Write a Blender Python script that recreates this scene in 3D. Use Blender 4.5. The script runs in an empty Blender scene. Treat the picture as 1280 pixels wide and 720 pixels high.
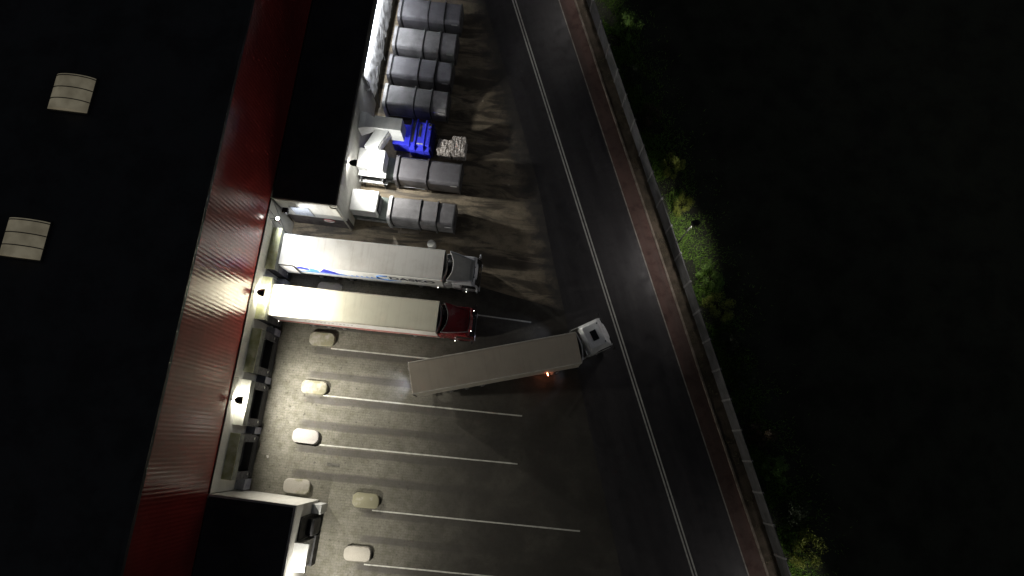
import bpy, bmesh, math, random
from mathutils import Vector, Matrix, noise
random.seed(7)
R = math.radians
sc = bpy.context.scene
COL = sc.collection

# ------------------------------------------------------------------ camera
FPX, HC = 900.0, 61.0
TH = math.atan(200 / FPX)
CT, ST = math.cos(TH), math.sin(TH)
cam = bpy.data.cameras.new('camera')
cam.sensor_width = 36; cam.lens = 36 * FPX / 1280
cam.clip_end = 3000; cam.clip_start = .5
camo = bpy.data.objects.new('camera', cam); COL.objects.link(camo)
camo.location = (0, 0, HC); camo.rotation_euler = (TH, 0, 0)
sc.camera = camo

def at(px, py, z=0):                       # survey: a pixel of the photo -> point at height z
    u = (px - 640) / FPX; v = (360 - py) / FPX
    d = (u, v * CT + ST, v * ST - CT); t = (HC - z) / (-d[2])
    return Vector((d[0] * t, d[1] * t, z))

BA = R(-7.2)                               # the building line
CB, SB = math.cos(BA), math.sin(BA)
def bw(u, n, z=0):                         # building frame -> world
    return Vector((u * CB - n * SB, u * SB + n * CB, z))
def wb(p):
    return Vector((p.x * CB + p.y * SB, -p.x * SB + p.y * CB, p.z))
YA = R(-5.7)                               # the bay line direction

# ------------------------------------------------------------------ mesh helper
class MB:
    def __init__(s): s.bm = bmesh.new()
    def box(s, x0, x1, y0, y1, z0, z1, bev=0, rot=None, seg=1):
        m = Matrix.Translation(((x0+x1)/2, (y0+y1)/2, (z0+z1)/2))
        if rot: m = m @ rot
        m = m @ Matrix.Diagonal((abs(x1-x0), abs(y1-y0), abs(z1-z0), 1))
        r = bmesh.ops.create_cube(s.bm, size=1, matrix=m)
        if bev:
            es = list({e for v in r['verts'] for e in v.link_edges})
            bmesh.ops.bevel(s.bm, geom=es, offset=bev, segments=seg, affect='EDGES', profile=.6)
        return s
    def prism(s, pts, axis, a, b, bev=0, seg=2):
        """closed outline extruded along axis ('x','y','z') from a to b"""
        def P(p, t):
            return {'x': (t, p[0], p[1]), 'y': (p[0], t, p[1]), 'z': (p[0], p[1], t)}[axis]
        A = [s.bm.verts.new(P(p, a)) for p in pts]; B = [s.bm.verts.new(P(p, b)) for p in pts]
        f = [s.bm.faces.new(A[::-1]), s.bm.faces.new(B)]
        n = len(pts)
        for i in range(n):
            f.append(s.bm.faces.new((A[i], A[(i+1) % n], B[(i+1) % n], B[i])))
        bmesh.ops.recalc_face_normals(s.bm, faces=f)
        if bev:
            es = list({e for q in f for e in q.edges})
            bmesh.ops.bevel(s.bm, geom=es, offset=bev, segments=seg, affect='EDGES', profile=.6)
        return s
    def loft(s, secs, cap=True):
        rings = [[s.bm.verts.new(p) for p in q] for q in secs]
        n = len(rings[0]); fs = []
        for a, b in zip(rings, rings[1:]):
            for i in range(n):
                fs.append(s.bm.faces.new((a[i], a[(i+1) % n], b[(i+1) % n], b[i])))
        if cap:
            fs.append(s.bm.faces.new(rings[0][::-1])); fs.append(s.bm.faces.new(rings[-1]))
        bmesh.ops.recalc_face_normals(s.bm, faces=fs)
        return s
    def tube(s, pts, r, n=8, r1=None):
        pts = [Vector(p) for p in pts]; secs = []
        for i, p in enumerate(pts):
            t = (pts[min(i+1, len(pts)-1)] - pts[max(i-1, 0)]).normalized()
            a = t.cross(Vector((0, 0, 1)));
            if a.length < 1e-3: a = Vector((1, 0, 0))
            a.normalize(); b = t.cross(a)
            rr = r if r1 is None else r + (r1 - r) * i / (len(pts)-1)
            secs.append([p + a*math.cos(k*2*math.pi/n)*rr + b*math.sin(k*2*math.pi/n)*rr for k in range(n)])
        return s.loft(secs)
    def cyl(s, p, axis, r, h, n=24, r2=None, bev=0):
        """cylinder centred at p along axis"""
        rot = {'x': Matrix.Rotation(R(90), 4, 'Y'), 'y': Matrix.Rotation(R(90), 4, 'X'), 'z': Matrix()}[axis]
        r_ = bmesh.ops.create_cone(s.bm, cap_ends=True, segments=n, radius1=r, radius2=r if r2 is None else r2, depth=h, matrix=Matrix.Translation(p) @ rot)
        if bev:
            es = [e for e in {e for v in r_['verts'] for e in v.link_edges} if any(len(f.verts) > 4 for f in e.link_faces)]
            bmesh.ops.bevel(s.bm, geom=es, offset=bev, segments=2, affect='EDGES')
        return s
    def grid(s, fn, nu, nv):
        g = [[s.bm.verts.new(fn(i/nu, j/nv)) for j in range(nv+1)] for i in range(nu+1)]
        for i in range(nu):
            for j in range(nv):
                s.bm.faces.new((g[i][j], g[i+1][j], g[i+1][j+1], g[i][j+1]))
        return s
    def poly(s, pts):
        s.bm.faces.new([s.bm.verts.new(p) for p in pts]); return s
    def thick(s, t):
        bmesh.ops.recalc_face_normals(s.bm, faces=s.bm.faces[:])
        bmesh.ops.solidify(s.bm, geom=s.bm.faces[:], thickness=t); return s
    def build(s, name, m, parent=None, smooth=False, loc=None, rz=0, label=None):
        me = bpy.data.meshes.new(name); s.bm.to_mesh(me); s.bm.free()
        me.materials.append(m)
        if smooth:
            for p in me.polygons: p.use_smooth = True
            try: me.set_sharp_from_angle(angle=R(35))
            except Exception: pass
        o = bpy.data.objects.new(name, me); COL.objects.link(o)
        if parent: o.parent = parent
        if loc is not None: o.location = loc
        o.rotation_euler = (0, 0, rz)
        if label: o['label'] = label
        return o

def thing(name, label, cat, loc=(0, 0, 0), rz=0, group=None):
    o = bpy.data.objects.new(name, None); COL.objects.link(o)
    o.empty_display_size = .3
    o.location = loc; o.rotation_euler = (0, 0, rz)
    o['label'] = label; o['category'] = cat
    if group: o['group'] = group
    return o
def tag(o, label, cat, group=None, kind=None):
    o['label'] = label; o['category'] = cat
    if group: o['group'] = group
    if kind: o['kind'] = kind
    return o
def struct(o):
    o['kind'] = 'structure'; return o

# ------------------------------------------------------------------ materials
def nodes(name):
    m = bpy.data.materials.new(name); m.use_nodes = True
    nt = m.node_tree; return m, nt, nt.nodes, nt.links, nt.nodes['Principled BSDF']
def math_(N, L, op, a, b=None, c=None, clamp=False):
    n = N.new('ShaderNodeMath'); n.operation = op; n.use_clamp = clamp
    for i, v in enumerate((a, b, c)):
        if v is None: continue
        if isinstance(v, (int, float)): n.inputs[i].default_value = v
        else: L.new(v, n.inputs[i])
    return n.outputs[0]
def maprange(N, L, v, a, b, c=0, d=1, smooth=True):
    n = N.new('ShaderNodeMapRange')
    if smooth: n.interpolation_type = 'SMOOTHSTEP'
    L.new(v, n.inputs[0])
    for i, q in enumerate((a, b, c, d)): n.inputs[i+1].default_value = q
    return n.outputs[0]
def noise_(N, L, co, scale, detail=4, rough=.55, dist=0):
    n = N.new('ShaderNodeTexNoise'); n.inputs['Scale'].default_value = scale
    n.inputs['Detail'].default_value = detail; n.inputs['Roughness'].default_value = rough
    n.inputs['Distortion'].default_value = dist
    if co is not None: L.new(co, n.inputs['Vector'])
    return n.outputs['Fac']
def mixc(N, L, f, a, b, mode='MIX'):
    n = N.new('ShaderNodeMix'); n.data_type = 'RGBA'; n.blend_type = mode
    if isinstance(f, (int, float)): n.inputs[0].default_value = f
    else: L.new(f, n.inputs[0])
    for i, v in ((6, a), (7, b)):
        if isinstance(v, (tuple, list)): n.inputs[i].default_value = (*v[:3], 1)
        else: L.new(v, n.inputs[i])
    return n.outputs[2]
def coords(N, L, sx=1, sy=1, sz=1):
    t = N.new('ShaderNodeTexCoord')
    if (sx, sy, sz) == (1, 1, 1): return t.outputs['Object']
    mp = N.new('ShaderNodeMapping'); mp.inputs['Scale'].default_value = (sx, sy, sz)
    L.new(t.outputs['Object'], mp.inputs[0]); return mp.outputs[0]

def mat(name, c, c2=None, scale=1.5, rough=.6, metal=0, bump=0, bscale=20, stretch=(1, 1, 1), lo=.35, hi=.7, coat=0, rvar=.12):
    m, nt, N, L, P = nodes(name)
    if c2 is None: c2 = tuple(x*.7 for x in c)
    co = coords(N, L, *stretch)
    f = maprange(N, L, noise_(N, L, co, scale, 6, .6), lo, hi)
    fine = noise_(N, L, co, scale*9, 3, .6)
    col = mixc(N, L, f, c, c2)
    col = mixc(N, L, maprange(N, L, fine, .3, .8, 0, .3), col, tuple(x*.6 for x in c))
    L.new(col, P.inputs['Base Color'])
    L.new(maprange(N, L, f, 0, 1, rough-rvar, min(1, rough+rvar)), P.inputs['Roughness'])
    P.inputs['Metallic'].default_value = metal
    if coat:
        P.inputs['Coat Weight'].default_value = coat; P.inputs['Coat Roughness'].default_value = .08
    if bump:
        b = N.new('ShaderNodeBump'); b.inputs['Strength'].default_value = bump; b.inputs['Distance'].default_value = .02
        L.new(noise_(N, L, co, bscale, 4), b.inputs['Height']); L.new(b.outputs[0], P.inputs['Normal'])
    return m
def emit(name, c, s):
    m, nt, N, L, P = nodes(name)
    P.inputs['Base Color'].default_value = (*c, 1)
    P.inputs['Emission Color'].default_value = (*c, 1); P.inputs['Emission Strength'].default_value = s
    return m
def glassy(name, c=(.01, .012, .014)):
    m, nt, N, L, P = nodes(name)
    P.inputs['Base Color'].default_value = (*c, 1); P.inputs['Roughness'].default_value = .06
    return m

M = {}
M['roof'] = mat('roof membrane', (.035, .035, .04), (.02, .02, .024), .4, .75, bump=.2)
M['red'] = mat('red cladding', (.27, .033, .03), (.2, .025, .023), .25, .21, rvar=.02)
M['wallw'] = mat('white wall panel', (.72, .71, .66), (.58, .57, .52), .7, .6, stretch=(1, 1, .35))
M['wallw2'] = mat('white render wall', (.66, .65, .6), (.45, .44, .4), .5, .7, stretch=(1, 1, .3))
M['trim'] = mat('dark trim', (.03, .03, .03), None, 2, .5)
M['trimg'] = mat('grey trim', (.3, .3, .29), None, 2, .5)
M['plinth'] = mat('stained plinth', (.11, .105, .09), (.05, .048, .04), 1.2, .85, bump=.4)
M['rubber'] = mat('black rubber', (.016, .016, .018), (.03, .03, .032), 2, .75)
M['pad'] = mat('dark grey dock pad', (.045, .045, .055), (.025, .025, .03), 2, .7)
M['steel'] = mat('galvanised steel', (.45, .46, .47), (.32, .33, .34), 3, .45, metal=.6)
M['dsteel'] = mat('dark steel', (.06, .06, .065), (.035, .035, .04), 3, .5, metal=.3)
M['pier'] = mat('dock pier paint', (.3, .31, .36), (.2, .2, .25), 2, .65)
M['concrete'] = mat('cast concrete', (.5, .48, .44), (.4, .38, .34), 2.2, .85, bump=.4, bscale=14)
M['tyre'] = mat('tyre rubber', (.018, .018, .018), None, 4, .85)
M['rim'] = mat('wheel rim', (.5, .5, .5), (.3, .3, .3), 5, .4, metal=.7)
M['chassis'] = mat('chassis paint', (.02, .02, .022), (.035, .03, .027), 3, .6)
M['glass'] = glassy('dark glass')
M['chrome'] = mat('chrome', (.8, .8, .8), None, 2, .12, metal=1, rvar=.04)
M['black'] = mat('lamp housing black', (.008, .008, .008), None, 2, .6)
M['white'] = mat('white cab paint', (.84, .85, .85), (.76, .77, .77), 1.2, .3, coat=.4)
M['grey_cab'] = mat('pale grey cab paint', (.68, .69, .71), (.55, .56, .6), 1.2, .3, coat=.4)
M['redcab'] = mat('dark red cab paint', (.22, .01, .014), (.15, .007, .01), 1.2, .28, coat=.5)
M['tarpside'] = mat('trailer side white', (.74, .74, .72), (.6, .6, .57), .9, .45, stretch=(1, 1, .4))
M['navy'] = mat('navy lettering', (.008, .012, .03), None, 4, .5)
M['blueprint'] = mat('blue print', (.03, .05, .45), (.02, .03, .3), 3, .45)
M['skyprint'] = mat('sky blue print', (.1, .28, .7), (.08, .2, .55), 3, .45)
M['redprint'] = mat('red print', (.4, .02, .025), None, 2, .45)
M['cgrey'] = mat('grey container paint', (.14, .137, .15), (.09, .087, .095), .8, .5, bump=.15, bscale=6)
M['cgrey2'] = mat('worn grey container paint', (.25, .245, .25), (.15, .145, .15), .9, .5, bump=.15, bscale=6)
M['cdark'] = mat('container rib paint', (.07, .07, .075), None, 2, .5)
M['clight'] = mat('container end frame paint', (.55, .55, .55), (.38, .37, .36), 2, .5)
M['presswhite'] = mat('white press paint', (.68, .69, .68), (.55, .56, .55), 1.3, .45)
M['pressgreen'] = mat('grey green press paint', (.16, .19, .17), (.09, .105, .095), 1.3, .55)
M['duct'] = mat('grey duct sheet', (.62, .64, .63), (.5, .52, .52), 1.3, .5)
M['bluepress'] = mat('blue machine paint', (.06, .07, .85), (.045, .055, .68), 1.1, .3, coat=.3)
M['tarpw'] = mat('white plastic sheet', (.78, .78, .78), (.65, .65, .66), 1.2, .35, bump=.4, bscale=5)
M['cable'] = mat('grey cable', (.12, .12, .12), None, 3, .6)
M['fence'] = mat('concrete fence panel', (.06, .06, .064), (.03, .032, .03), .6, .85, bump=.3)
M['fpost'] = mat('concrete fence post', (.15, .15, .15), (.1, .1, .1), 2, .85)
M['kerb'] = mat('kerb stone', (.24, .2, .16), (.12, .1, .075), .9, .85, bump=.4)
M['paint'] = mat('road paint', (.52, .52, .47), (.3, .3, .27), 2.5, .6, lo=.45, hi=.75)
M['bark'] = mat('bark', (.06, .045, .03), None, 6, .9)
M['drum'] = mat('white drum plastic', (.6, .6, .58), (.45, .45, .43), 2, .5)
M['litpole'] = mat('pole with painted lamplight', (.7, .7, .67), None, 2, .5)
M['skylight'] = None
M['lens'] = emit('lamp lens', (1, .97, .9), 14)
M['glint_dot'] = emit('glowing glint', (1, .95, .88), 9)
M['tail'] = emit('red tail lamp', (1, .3, .14), 26)
M['tailoff'] = mat('unlit tail lamp', (.25, .01, .01), None, 3, .25)

def trailer_roof_mat(name, c, d):
    m, nt, N, L, P = nodes(name)
    co = coords(N, L)
    sx = N.new('ShaderNodeSeparateXYZ'); L.new(co, sx.inputs[0])
    streak = noise_(N, L, coords(N, L, 1.3, .12, 1), 2.0, 5, .65)
    blot = noise_(N, L, co, .6, 5, .6)
    f = math_(N, L, 'ADD', maprange(N, L, streak, .48, .75, 0, .5), maprange(N, L, blot, .45, .75, 0, .5), clamp=True)
    wv = math_(N, L, 'PINGPONG', math_(N, L, 'ADD', sx.outputs[0], 40.0), .74)
    seam = maprange(N, L, wv, 0, .03, .35, 0)
    f = math_(N, L, 'ADD', f, seam, clamp=True)
    L.new(mixc(N, L, f, c, d), P.inputs['Base Color']); P.inputs['Roughness'].default_value = .5
    b = N.new('ShaderNodeBump'); b.inputs['Strength'].default_value = .15; b.inputs['Distance'].default_value = .02
    L.new(noise_(N, L, co, 3, 3), b.inputs['Height']); L.new(b.outputs[0], P.inputs['Normal'])
    return m
M['troof1'] = trailer_roof_mat('white trailer roof', (.8, .79, .75), (.6, .57, .52))
M['troof2'] = trailer_roof_mat('cream trailer roof', (.76, .74, .6), (.62, .6, .47))
M['troof3'] = trailer_roof_mat('dusty trailer roof', (.42, .37, .3), (.34, .3, .24))

def skylight_mat():
    m, nt, N, L, P = nodes('lit skylight polycarbonate')
    co = coords(N, L); f = noise_(N, L, co, .9, 4)
    c = mixc(N, L, f, (.62, .52, .34), (.8, .72, .52))
    L.new(c, P.inputs['Base Color']); L.new(c, P.inputs['Emission Color'])
    L.new(maprange(N, L, f, .3, .7, .09, .14), P.inputs['Emission Strength'])
    P.inputs['Roughness'].default_value = .4
    return m
M['skylight'] = skylight_mat()

# --- ground materials
def yard_mat(tracks):
    m, nt, N, L, P = nodes('paved yard')
    co = coords(N, L); sx = N.new('ShaderNodeSeparateXYZ'); L.new(co, sx.inputs[0])
    X, Y = sx.outputs[0], sx.outputs[1]
    big = noise_(N, L, co, .35, 6, .6, .3); mid = noise_(N, L, co, 1.6, 5, .65); fine = noise_(N, L, co, 9, 4, .7)
    spot = noise_(N, L, co, 3.2, 2, .5, .5)
    col = mixc(N, L, maprange(N, L, big, .35, .65), (.185, .173, .142), (.135, .126, .1))
    col = mixc(N, L, maprange(N, L, mid, .42, .7, 0, .55), col, (.1, .1, .066))
    col = mixc(N, L, maprange(N, L, fine, .46, .7, 0, .7), col, (.075, .072, .062))
    col = mixc(N, L, maprange(N, L, fine, .45, .25, 0, .35), col, (.27, .26, .23))
    col = mixc(N, L, maprange(N, L, spot, .66, .72, 0, .75), col, (.055, .05, .045))
    # joints of the paving blocks
    bk = N.new('ShaderNodeTexBrick'); L.new(co, bk.inputs['Vector'])
    bk.inputs['Scale'].default_value = 1; bk.inputs['Brick Width'].default_value = .42; bk.inputs['Row Height'].default_value = .21
    bk.inputs['Mortar Size'].default_value = .016; bk.inputs['Color1'].default_value = (1, 1, 1, 1); bk.inputs['Color2'].default_value = (.78, .78, .76, 1)
    bk.inputs['Mortar'].default_value = (.5, .52, .42, 1)
    col = mixc(N, L, .6, col, bk.outputs['Color'], 'MULTIPLY')
    # rubber laid down by reversing trailers, one stripe per wheel line
    wob = maprange(N, L, noise_(N, L, coords(N, L, .18, .5, 1), 1, 3), 0, 1, -.22, .22, False)
    yy = math_(N, L, 'ADD', Y, wob)
    acc = None
    for yc, x0 in tracks:
        d = math_(N, L, 'ABSOLUTE', math_(N, L, 'SUBTRACT', yy, yc))
        s = maprange(N, L, d, .2, .4, 1, 0)
        s = math_(N, L, 'MULTIPLY', s, maprange(N, L, X, x0, x0 + .9))
        acc = s if acc is None else math_(N, L, 'MAXIMUM', acc, s)
    acc = math_(N, L, 'MULTIPLY', acc, maprange(N, L, mid, .25, .6, .85, .6))
    acc = math_(N, L, 'MULTIPLY', acc, maprange(N, L, X, 12, 24, 1, .4))
    col = mixc(N, L, acc, col, (.042, .037, .035))
    # oil and tyre dirt of the turning area, plus painted lamp falloff from the docks
    grime_falloff = math_(N, L, 'MULTIPLY', maprange(N, L, X, 7, 20), maprange(N, L, big, .3, .6, .8, .97))
    col = mixc(N, L, grime_falloff, col, (.027, .024, .019))
    L.new(col, P.inputs['Base Color'])
    L.new(maprange(N, L, mid, .3, .7, .6, .9), P.inputs['Roughness'])
    b = N.new('ShaderNodeBump'); b.inputs['Strength'].default_value = .5; b.inputs['Distance'].default_value = .015
    L.new(fine, b.inputs['Height']); L.new(b.outputs[0], P.inputs['Normal'])
    return m
def dirt_mat():
    m, nt, N, L, P = nodes('muddy lot')
    co = coords(N, L)
    st = noise_(N, L, coords(N, L, .16, .75, 1), 1.1, 6, .65, .8); mid = noise_(N, L, co, 1.1, 6, .65); fine = noise_(N, L, co, 8, 4, .7)
    col = mixc(N, L, maprange(N, L, st, .42, .58), (.27, .22, .15), (.065, .052, .037))
    col = mixc(N, L, maprange(N, L, mid, .45, .7, 0, .7), col, (.1, .085, .055))
    col = mixc(N, L, maprange(N, L, fine, .5, .75, 0, .5), col, (.05, .04, .03))
    sx = N.new('ShaderNodeSeparateXYZ'); L.new(co, sx.inputs[0])
    a_ = Vector(inv(edge_pts[1], YO, YA)); b_ = Vector(inv(edge_pts[4], YO, YA)); t_ = (b_-a_).normalized(); n_ = Vector((-t_.y, t_.x))
    if n_.x > 0: n_ = -n_
    d_ = math_(N, L, 'ADD', math_(N, L, 'ADD', math_(N, L, 'MULTIPLY', sx.outputs[0], n_.x), math_(N, L, 'MULTIPLY', sx.outputs[1], n_.y)), -a_.dot(n_))
    d_ = math_(N, L, 'ADD', d_, maprange(N, L, mid, .2, .8, -1.3, 1.3, False))
    col = mixc(N, L, maprange(N, L, d_, .2, 2.0, .9, 0), col, (.036, .033, .031))
    L.new(col, P.inputs['Base Color']); L.new(maprange(N, L, st, .3, .7, .85, .5), P.inputs['Roughness'])
    b = N.new('ShaderNodeBump'); b.inputs['Strength'].default_value = .8; b.inputs['Distance'].default_value = .06
    L.new(mid, b.inputs['Height']); L.new(b.outputs[0], P.inputs['Normal'])
    return m
def asphalt_mat(name, c, c2, rough=.62):
    m, nt, N, L, P = nodes(name)
    co = coords(N, L); big = noise_(N, L, coords(N, L, 1, .12, 1), .55, 5, .6); mid = noise_(N, L, co, .9, 5, .65); fine = noise_(N, L, co, 22, 3, .7)
    col = mixc(N, L, maprange(N, L, big, .35, .65), c, c2)
    col = mixc(N, L, maprange(N, L, mid, .48, .68, 0, .75), col, tuple(x*.5 for x in c))
    col = mixc(N, L, maprange(N, L, fine, .5, .8, 0, .5), col, tuple(x*1.7 for x in c))
    L.new(col, P.inputs['Base Color']); L.new(maprange(N, L, mid, .3, .7, rough-.1, rough+.15), P.inputs['Roughness'])
    b = N.new('ShaderNodeBump'); b.inputs['Strength'].default_value = .4; b.inputs['Distance'].default_value = .01
    L.new(fine, b.inputs['Height']); L.new(b.outputs[0], P.inputs['Normal'])
    return m
M['asphalt'] = asphalt_mat('asphalt', (.038, .035, .036), (.019, .0175, .0185), .5)
M['redlane'] = asphalt_mat('red path surface', (.1, .056, .045), (.065, .04, .032), .8)
M['verge'] = mat('trodden verge', (.09, .068, .046), (.04, .034, .022), .9, .95, bump=.8, bscale=6)
M['field'] = mat('rough grassland', (.034, .038, .022), (.018, .02, .013), .35, .95, bump=.8, bscale=3)

# ------------------------------------------------------------------ ground
def sheet(name, pts, z, m, loc=(0, 0, 0), rz=0):
    return struct(MB().poly([(p[0], p[1], z) for p in pts]).build(name, m, loc=loc, rz=rz))
def inv(p, loc, rz):
    q = Vector((p[0]-loc[0], p[1]-loc[1])); c, s = math.cos(-rz), math.sin(-rz)
    return (q.x*c - q.y*s, q.x*s + q.y*c)

sheet('ground', [(-900, -900), (900, -900), (900, 900), (-900, 900)], -.004, M['field'])
RD = Vector((math.cos(R(-74.4)), math.sin(R(-74.4))))       # road direction, down the picture
RN = Vector((-RD.y, RD.x))                                   # to the right of the picture
def rd(s, w, z=0):                                          # along the road from the lamp post, sideways from the centre line
    o = Vector((8.0, 13.66)); q = o + RD*s + RN*w; return Vector((q.x, q.y, z))
RL = 130
edge_pts = [at(590, -60), at(605, 0), at(640, 115), at(672, 228), at(690, 318), at(706, 392), at(738, 540), at(771, 690), at(785, 760)]
edge_pts = [Vector((p.x, p.y)) for p in edge_pts]
top_e = edge_pts[0] - RD*95; bot_e = edge_pts[-1] + RD*95
r0, r1 = rd(-RL, 4.12), rd(RL, 4.12)
apr = [(top_e.x, top_e.y)] + [(p.x, p.y) for p in edge_pts] + [(bot_e.x, bot_e.y)]
# road object frame along the road
RA = R(-74.4)+R(90)
rloc = (8.0, 13.66, 0)
sheet('road', [inv(p, rloc, RA) for p in apr + [(r1.x, r1.y), (r0.x, r0.y)]], .008, M['asphalt'], rloc, RA)
# the yard: paved in front of the docks, muddy beyond
YO = bw(-21.5, 0)
n_split = 16.3
tracks = []
for yc in (9.2, 4.95, .85, -3.2):
    for s in (-1.02, 1.02): tracks.append((yc + s, 3.4))
for yc in (-7.6, -11.7):
    for s in (-1.02, 1.02): tracks.append((yc + s, 9.6))
# tracks are given at 4.5 m from the wall in the building frame; turn them into the bay frame
TRK = []
for n, x0 in tracks:
    q = bw(-17.0 if x0 < 5 else -11.0, n); TRK.append((inv(q, YO, YA)[1], x0))
def quads(name, left, right, z, m):
    b = MB()
    for k in range(len(left)-1):
        b.poly([(*inv(p, YO, YA), z) for p in (left[k], right[k], right[k+1], left[k+1])])
    bmesh.ops.remove_doubles(b.bm, verts=b.bm.verts[:], dist=1e-4)
    return struct(b.build(name, m, loc=YO, rz=YA))
ex = [bot_e] + edge_pts[::-1] + [top_e]
ex = [Vector((p.x+.8, p.y)) for p in ex]
def lf(n): return bw(-24, n).xy
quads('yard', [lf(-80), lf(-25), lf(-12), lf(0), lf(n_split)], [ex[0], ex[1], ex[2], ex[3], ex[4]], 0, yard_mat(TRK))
quads('dirt_lot', [lf(n_split), lf(22), lf(28), lf(34), lf(41), lf(46), lf(130)], [ex[4], ex[5], ex[6], ex[7], ex[8], ex[9], ex[10]], .004, dirt_mat())

def road_strip(name, w0, w1, z, m, s0=-RL, s1=RL):
    a = [rd(s0, w0), rd(s1, w0), rd(s1, w1), rd(s0, w1)]
    return sheet(name, [inv(p, rloc, RA) for p in a], z, m, rloc, RA)
road_strip('centre_line', -.19, -.07, .012, M['paint'])
road_strip('centre_line', .07, .19, .012, M['paint'])
road_strip('red_path', 4.12, 5.5, .008, M['redlane'])
road_strip('edge_line', 4.07, 4.17, .012, mat('worn edge paint', (.3, .28, .24), (.14, .13, .11), 1.2, .7, lo=.4, hi=.7))
k = MB()
s = -70
while s < 75:
    a = rd(s, 6.5); k.box(5.5, 5.68, -s-.99, -s, -.05, .1+random.uniform(-.008, .008), .015); s += 1.0
struct(k.build('kerb', M['kerb'], loc=rloc, rz=RA))
road_strip('verge', 5.68, 6.9, .06, M['verge'])

# painted bay lines
def line(p0, p1, w=.11):
    d = (p1-p0).normalized(); n = Vector((-d.y, d.x, 0))*w/2
    L_ = (p1-p0).length; nseg = max(2, int(L_/1.2)); b = MB()
    pr = None
    for i in range(nseg+1):
        c = d*L_*i/nseg; a1 = c+n*random.uniform(.8, 1.1); a2 = c-n*random.uniform(.8, 1.1)
        cur = (b.bm.verts.new((a1.x, a1.y, 0)), b.bm.verts.new((a2.x, a2.y, 0)))
        if pr: b.bm.faces.new((pr[0], pr[1], cur[1], cur[0]))
        pr = cur
    return struct(b.build('bay_line', M['paint'], loc=(p0.x, p0.y, .005)))
for a, b in (((418, 369.5), (664, 402.8)), ((413.7, 435.7), (655, 460.5)), ((403.7, 494.3), (652.5, 520)), ((398, 555.8), (647, 580)),
             ((465, 638), (725, 664)), ((455, 705.5), (703, 729))):
    p, q = at(*a), at(*b); line(p, q)

# ------------------------------------------------------------------ warehouse
RH, RB = 16.8, 6.4
WU = -21.6
N0, N1 = -48, 70
wh = thing('warehouse', 'large dark roofed warehouse with a glossy red ribbed wall above white dock wall', 'warehouse', bw(WU, 0), BA)
# local x = u-WU, y = n
rf = MB().box(-45, 0.02, N0, N1, RH-.4, RH).box(-.2, .1, N0, N1, RH-.02, RH+.12).build('roof', M['roof'], wh)
M['red'].node_tree.nodes['Principled BSDF'].inputs['Specular IOR Level'].default_value = .29
c = MB(); prev = None; n = N0
ys = []
k_ = 0
while N0 + k_*.28 < N1:
    for t, dx in ((0, 0), (.2, 0), (.5, .0055), (.7, .0055)): ys.append((N0+k_*.28+t*.28, dx))
    k_ += 1
for (y, x) in ys:
    cur = (c.bm.verts.new((x, y, RB+.02)), c.bm.verts.new((x, y, RH-.05)))
    if prev: c.bm.faces.new((prev[0], cur[0], cur[1], prev[1]))
    prev = cur
bmesh.ops.recalc_face_normals(c.bm, faces=c.bm.faces[:])
c.build('red_cladding', M['red'], wh)
MB().box(-.06, .085, -6.0, 16.93, RB-.09, RB+.02).build('drip_trim', M['trim'], wh)
lw = MB()
for i in range(8):
    a = -6.0 + i*22.9/8; lw.box(-.3, -.0+.004*(i % 2), a, a+22.9/8-.012, 0, RB-.095)
lw.build('dock_wall', M['wallw'], wh)
MB().box(-40, -.32, N0+.1, N1-.1, 0, RH-.45).build('core_wall', M['wallw2'], wh)
# skylights: barrel vaults lit from inside
def skylight(u, n):
    L_, W, b = 2.5, 2.7, MB()
    def fn(s, t):
        a = R(180)*s; return (u - WU + math.cos(R(20)+R(140)*s)/math.cos(R(20))*W/2, n + (t-.5)*L_, RH+.15 + (math.sin(R(20)+R(140)*s)-math.sin(R(20)))*.62)
    b.grid(fn, 12, 6)
    # end walls
    for t in (0, 1):
        b.bm.faces.new([b.bm.verts.new(fn(i/12, t)) for i in range(13)])
    o = b.build('skylight', M['skylight'], rf, smooth=True)
    f = MB().box(u-WU-W/2-.08, u-WU+W/2+.08, n-L_/2-.08, n+L_/2+.08, RH, RH+.15)
    for t in (.29, .62, .955):
        pts = [Vector(fn(i/12, t)) + Vector((0, 0, .015)) for i in range(13)]
        f.tube(pts, .035, 6)
    f.build('skylight_frame', M['trim'], rf)
skylight(-32.0, 19.2); skylight(-32.4, 9.0)

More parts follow.
